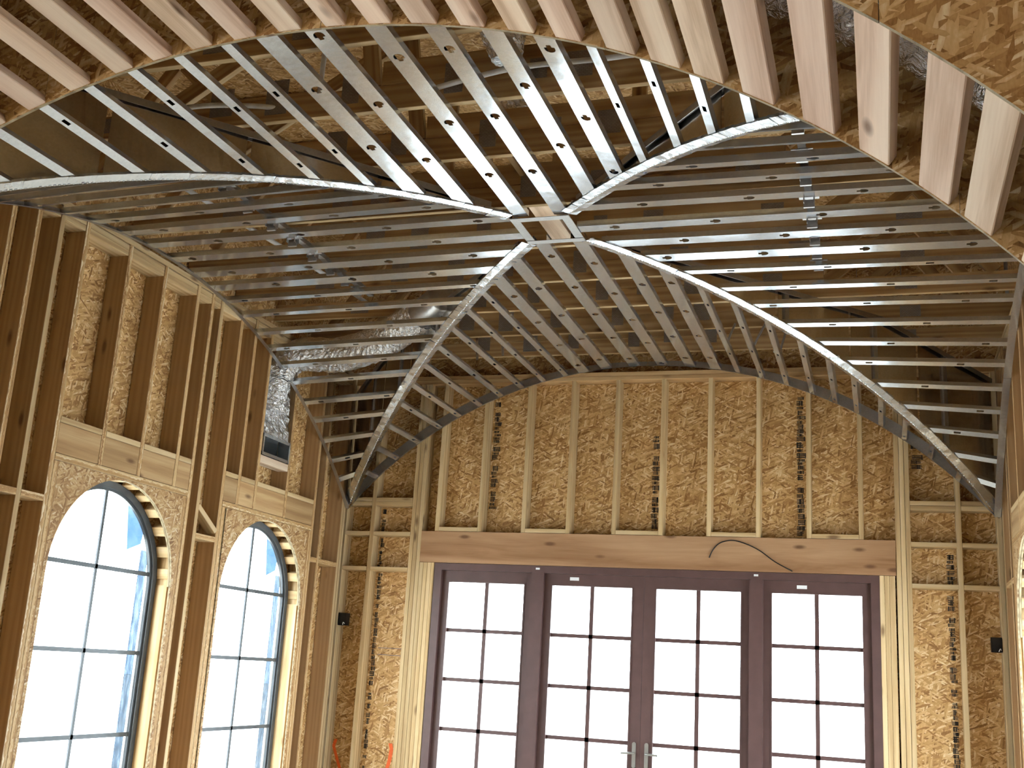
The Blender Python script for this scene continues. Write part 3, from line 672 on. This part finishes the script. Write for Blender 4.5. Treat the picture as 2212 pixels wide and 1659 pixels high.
# ribs
RL = {(0, 1): 'back left diagonal steel rib ending beside the arched windows', (1, 1): 'back right diagonal steel rib curving to the right corner', (0, 0): 'front left diagonal steel rib with bent tabs, running out of the picture left', (1, 0): 'front right diagonal steel rib with crimped tabs meeting the wooden arch'}
for (ex, ey), lab in RL.items():
    cor = V((0. if ex == 0 else 5.585, 0.-.012 if ey else -6.42, 0)); cen = V((CX, CY, 0)); dv = cor-cen; Lp = dv.length; d = dv.normalized(); s = V((-d.y, d.x, 0))
    rb = tag(empty('vault_rib', (cor.x, cor.y, 2.9)), lab, 'rib', 'diagonal ribs of the steel vault')
    P = lambda t: V((cen.x+dv.x*t, cen.y+dv.y*t, zt(t)))
    def side_z(Q, sg):
        tx, ty = abs(Q.x-CX)/2.785, abs(Q.y-CY)/3.216
        return zt(min(tx, ty, 1.))
    t0, t1, N = .068, .997, 62
    FW = .05
    for sg in (-1, 1):
        vs, fs = [], []
        for k in range(N):
            ta, tb = t0+(t1-t0)*k/N, t0+(t1-t0)*(k+1.12)/N; tb = min(tb, .999)
            lift = rnd.uniform(-.0012, .002); tw = rnd.uniform(-.0018, .0018)
            b = len(vs)
            for tt, e in ((ta, tw), (tb, -tw)):
                p = P(tt); q = p+s*sg*FW; q.z = side_z(q, sg)+lift+e
                vs += [p+V((0, 0, -.001)), q, q+V((0, 0, .014))]
            fs += [(b, b+1, b+4, b+3), (b+1, b+2, b+5, b+4)]
        obj('flange', vs, fs, 'rib_steel', rb, origin=rb.location)
    # crimped seam down the middle
    vs, fs = [], []
    M_ = 190
    for k in range(M_):
        tt = t0+(t1-t0)*k/M_; p = P(tt); p2 = P(min(tt+.6*(t1-t0)/M_, 1)); wv = .006*rnd.uniform(.6, 1.3); hh = rnd.uniform(.002, .006)
        b = len(vs); vs += [p+s*wv, p-s*wv, p2-s*wv, p2+s*wv, (p+p2)/2-V((0, 0, hh))]; fs += [(b, b+1, b+4), (b+1, b+2, b+4), (b+2, b+3, b+4), (b+3, b, b+4)]
    obj('crimped_seam', vs, fs, 'rib_steel', rb, origin=rb.location)
    # sheet web above the curve and its top chord
    ztop = lambda t: 4.285 if t < .70 else 4.285-(t-.70)/.30*.26
    brk = [.09, .27, .45, .62, .79, .995]
    for a, b_ in zip(brk, brk[1:]):
        vs, fs = [], []; n = 12
        for k in range(n+1):
            tt = a+.003+(b_-a-.006)*k/n; p = P(tt); bow = .006*math.sin(math.pi*k/n)
            for off in (.001, -.001):
                vs += [p+s*(off+0)+V((0, 0, .004)), V((p.x, p.y, 0))+s*(off+bow)+V((0, 0, max(ztop(tt), p.z+.02)))]
        for k in range(n):
            b = 4*k; fs += [(b, b+4, b+5, b+1), (b+2, b+3, b+7, b+6), (b+1, b+5, b+7, b+3)]
        obj('web_panel', vs, fs, 'web_sheet', rb, origin=rb.location)
    for ta, tb in ((.10, .70), (.70, .99)):
        a, b_ = P(ta), P(tb); a.z, b_.z = ztop(ta), ztop(tb)
        for off in (-.022, .022): board('top_chord', rb, 'dark_steel', a+s*off, b_+s*off, .036, .004, (0, 0, 1), ch=.0005)
        board('top_chord', rb, 'dark_steel', a+V((0, 0, .02)), b_+V((0, 0, .02)), .004, .046, (0, 0, 1), ch=.0005)
    # posts stiffening the web
    for tt in ((.47, .68, .86) if ey else ()):
        p = P(tt)
        board('web_post', rb, 'dark_steel', (p.x-s.x*.0, p.y, p.z+.03), (p.x, p.y, ztop(tt)), .04, .03, d, ch=.001) if ztop(tt)-p.z > .12 else None
# crown frame
cf = tag(empty('steel_crown', (CX, CY, 4.24)), 'small square of flat steel strips where the four ribs meet', 'frame')
for a, b, wd, xd in (((2.60, -3.40, 4.239), (2.97, -3.40, 4.239), .055, (0, 1, 0)), ((2.60, -3.035, 4.239), (2.97, -3.035, 4.239), .055, (0, 1, 0)), ((2.625, -3.43, 4.242), (2.625, -3.005, 4.242), .055, (1, 0, 0)), ((2.945, -3.43, 4.242), (2.945, -3.005, 4.242), .055, (1, 0, 0))):
    board('strip', cf, 'gusset_steel', a, b, wd, .003, xd, ch=.0005)

# ------------------------------------------------------------------ services
def ttag(name, vs, fs, mat, lab, cat, smooth=True, group=None):
    o = obj(name, vs, fs, mat, None, smooth, origin=vs[0]); return tag(o, lab, cat, group)
fd = empty('flexible_duct', (.4, -1.25, 3.9)); tag(fd, 'crinkled silver foil duct behind the left steel studs', 'duct')
v_, f_ = tube([(-.08, -1.40, 3.55), (-.075, -1.38, 3.85), (.05, -1.30, 4.06), (.4, -1.22, 4.08), (.8, -1.33, 4.14), (1.1, -1.50, 4.22), (1.30, -1.64, 4.27)], [.10, .12, .14, .145, .145, .14, .13], 40, .055, True, 16)
obj('foil_sleeve', v_, f_, 'foil', fd, origin=fd.location)
v_, f_ = tube([(1.26, -1.62, 4.26), (1.40, -1.72, 4.29), (1.56, -1.86, 4.33)], .115, 24, .0, True, 4)
obj('collar', v_, f_, 'dark_steel', fd, True, origin=fd.location)
bt = empty('duct_boot', (-.07, -1.41, 3.15)); tag(bt, 'foil wrapped supply boot with dark register opening in the left wall', 'register')
vs, fs = [], []
n, m = 14, 22
for j in range(m+1):
    for k in range(n+1):
        y = -1.628+.436*k/n; z = 3.325+.66*j/m
        vs.append((-.012-.035*math.sin(math.pi*k/n)*math.sin(math.pi*j/m)-.014*rnd.random()-(.05*j/m), y, z))
for j in range(m):
    for k in range(n): b = j*(n+1)+k; fs.append((b, b+1, b+n+2, b+n+1))
obj('foil_wrap', vs, fs, 'foil', bt, origin=bt.location)
obj('opening_frame', *boxes([((-.10, -1.628, 3.15), (.006, -1.61, 3.325)), ((-.10, -1.21, 3.15), (.006, -1.19, 3.325)), ((-.10, -1.628, 3.15), (.004, -1.19, 3.175)), ((-.10, -1.628, 3.30), (.004, -1.19, 3.325))]), 'galvanised_steel', bt, origin=bt.location)
obj('opening_back', *boxes([((-.12, -1.61, 3.17), (-.105, -1.21, 3.305))]), 'duct_inside', bt, origin=bt.location)
board('nailer', bt, 'fir_block', (-.05, -1.635, 3.115), (-.05, -1.187, 3.115), .06, .10, (0, 0, 1))
# foil duct behind the arch blocks
v_, f_ = tube([(4.2, -6.60, 3.95), (4.42, -6.58, 3.66), (4.62, -6.56, 3.53), (4.82, -6.56, 3.41), (5.0, -6.57, 3.27), (5.2, -6.6, 3.08), (5.4, -6.6, 2.85)], .155, 36, .05, True, 14)
ttag('flexible_duct', v_, f_, 'foil', 'shiny foil duct showing between the arch blocks at top right', 'duct', False)
v_, f_ = tube([(3.00, -4.92, 4.72), (3.02, -4.90, 4.58), (3.05, -4.88, 4.43)], [.12, .11, .07], 28, .14, True, 8)
ttag('foil_duct_end', v_, f_, 'foil', 'crumpled foil duct end hanging above the front steel studs', 'duct', False)
v_, f_ = tube([(2.78, -4.00, 4.72), (2.78, -3.97, 4.52), (2.78, -3.95, 4.43)], [.10, .09, .06], 28, .14, True, 8)
ttag('foil_duct_end', v_, f_, 'foil', 'small round foil duct end just above the crown of the vault', 'duct', False)
# white pipes
v_, f_ = tube([(.30, -3.55, 4.60), (.36, -2.9, 4.60), (.44, -2.2, 4.60), (.51, -1.02, 4.60)], .017, 12)
p1 = empty('white_pipe', (.4, -2.2, 4.6)); tag(p1, 'straight white plastic pipe above the left steel studs', 'pipe'); obj('tube', v_, f_, 'white_pvc', p1, True, origin=p1.location)
v_, f_ = tube([(.51, -1.03, 4.60), (.512, -.98, 4.60)], .022, 12); obj('end_cap', v_, f_, 'black_plastic', p1, True, origin=p1.location)
p2 = empty('white_pipe', (2, -4.7, 4.42)); tag(p2, 'bent white plastic pipe weaving through the front trusses', 'pipe')
v_, f_ = tube([(.83, -4.76, 4.42), (1.265, -4.79, 4.42), (1.55, -4.74, 4.42), (1.75, -4.66, 4.42), (1.91, -4.60, 4.42), (2.22, -4.59, 4.42), (2.64, -4.72, 4.42), (2.97, -4.80, 4.42), (3.18, -4.82, 4.42), (3.52, -4.81, 4.42), (3.9, -4.8, 4.44)], .014, 12)
obj('tube', v_, f_, 'white_pvc', p2, True, origin=p2.location)
v_, f_ = tube([(1.895, -4.60, 4.42), (1.90, -4.62, 4.55), (1.91, -4.63, 4.8)], .014, 12); obj('branch', v_, f_, 'white_pvc', p2, True, origin=p2.location)
v_, f_ = tube([(1.895, -4.60, 4.43), (1.895, -4.60, 4.47)], .022, 12); obj('coupling', v_, f_, 'black_plastic', p2, True, origin=p2.location)
# straps and hooks hanging under the back trusses
for x, y, z0, z1 in ((1.44, -.70, 4.15, 4.40), (1.67, -.70, 4.18, 4.40)):
    tag(board('hanger_strap', None, 'galvanised_steel', (x, y, z0), (x-.02, y, z1), .022, .002, (1, 0, 0), ch=.0003), 'flat steel strap hanging below the back trusses, %s of the pair' % ('left one' if x < 1.5 else 'right one'), 'strap', 'straps below the back trusses')
for i, (x0, z0, x1, z1) in enumerate(((3.58, 4.21, 3.64, 4.36), (3.78, 4.16, 3.88, 4.36), (3.98, 4.10, 4.06, 4.36))):
    v_, f_ = tube([(x0-.04, -.8, z0+.02), (x0, -.8, z0), (x0+(x1-x0)*.35, -.8, z0+(z1-z0)*.35), (x1, -.8, z1)], .009, 8)
    ttag('bent_rod', v_, f_, 'dark_steel', 'short bent grey rod hanging behind the right back studs, %s of three' % ('leftmost', 'middle', 'rightmost')[i], 'rod', True, 'bent rods below the back trusses')
# cable on the header beam
cb = [(3.348, 2.584), (3.382, 2.655), (3.444, 2.712), (3.541, 2.731), (3.653, 2.703), (3.763, 2.65), (3.885, 2.563), (4.02, 2.492)]
v_, f_ = tube([(x, -.012, z) for x, z in cb], .0045, 8); ttag('cable', v_, f_, 'black_plastic', 'thin black cable looped across the header beam', 'cable')
v_, f_ = tube([(4.85, -.006, .98), (4.86, -.008, .93), (4.90, -.008, .90), (4.93, -.006, .82), (4.96, -.01, .74)], .003, 6); ttag('wire', v_, f_, 'dark_steel', 'short thin wire dangling on the posts right of the door', 'wire')
# outlet boxes
for x, z, lab in ((.045, 1.948, 'black electrical box by the left corner stud'), (5.527, 1.985, 'black electrical box by the right corner stud')):
    e = empty('outlet_box', (x, .05, z-.055)); tag(e, lab, 'outlet box', 'black electrical boxes on the door wall')
    obj('box', *boxes([((x-.04, .0, z-.055), (x+.035, .005, z+.055)), ((x-.04, .0, z-.055), (x-.036, .08, z+.055)), ((x+.031, .0, z-.055), (x+.035, .08, z+.055)), ((x-.04, .075, z-.055), (x+.035, .08, z+.055))]), 'black_plastic', e, origin=e.location)
    sg = 1 if x < 1 else 1
    v_, f_ = tube([(x+.01, -.002, z-.05), (x+.02, -.015, z-.03), (x+.028, -.002, z-.04)], .003, 6); obj('wire_end', v_, f_, 'white_pvc', e, True, origin=e.location)
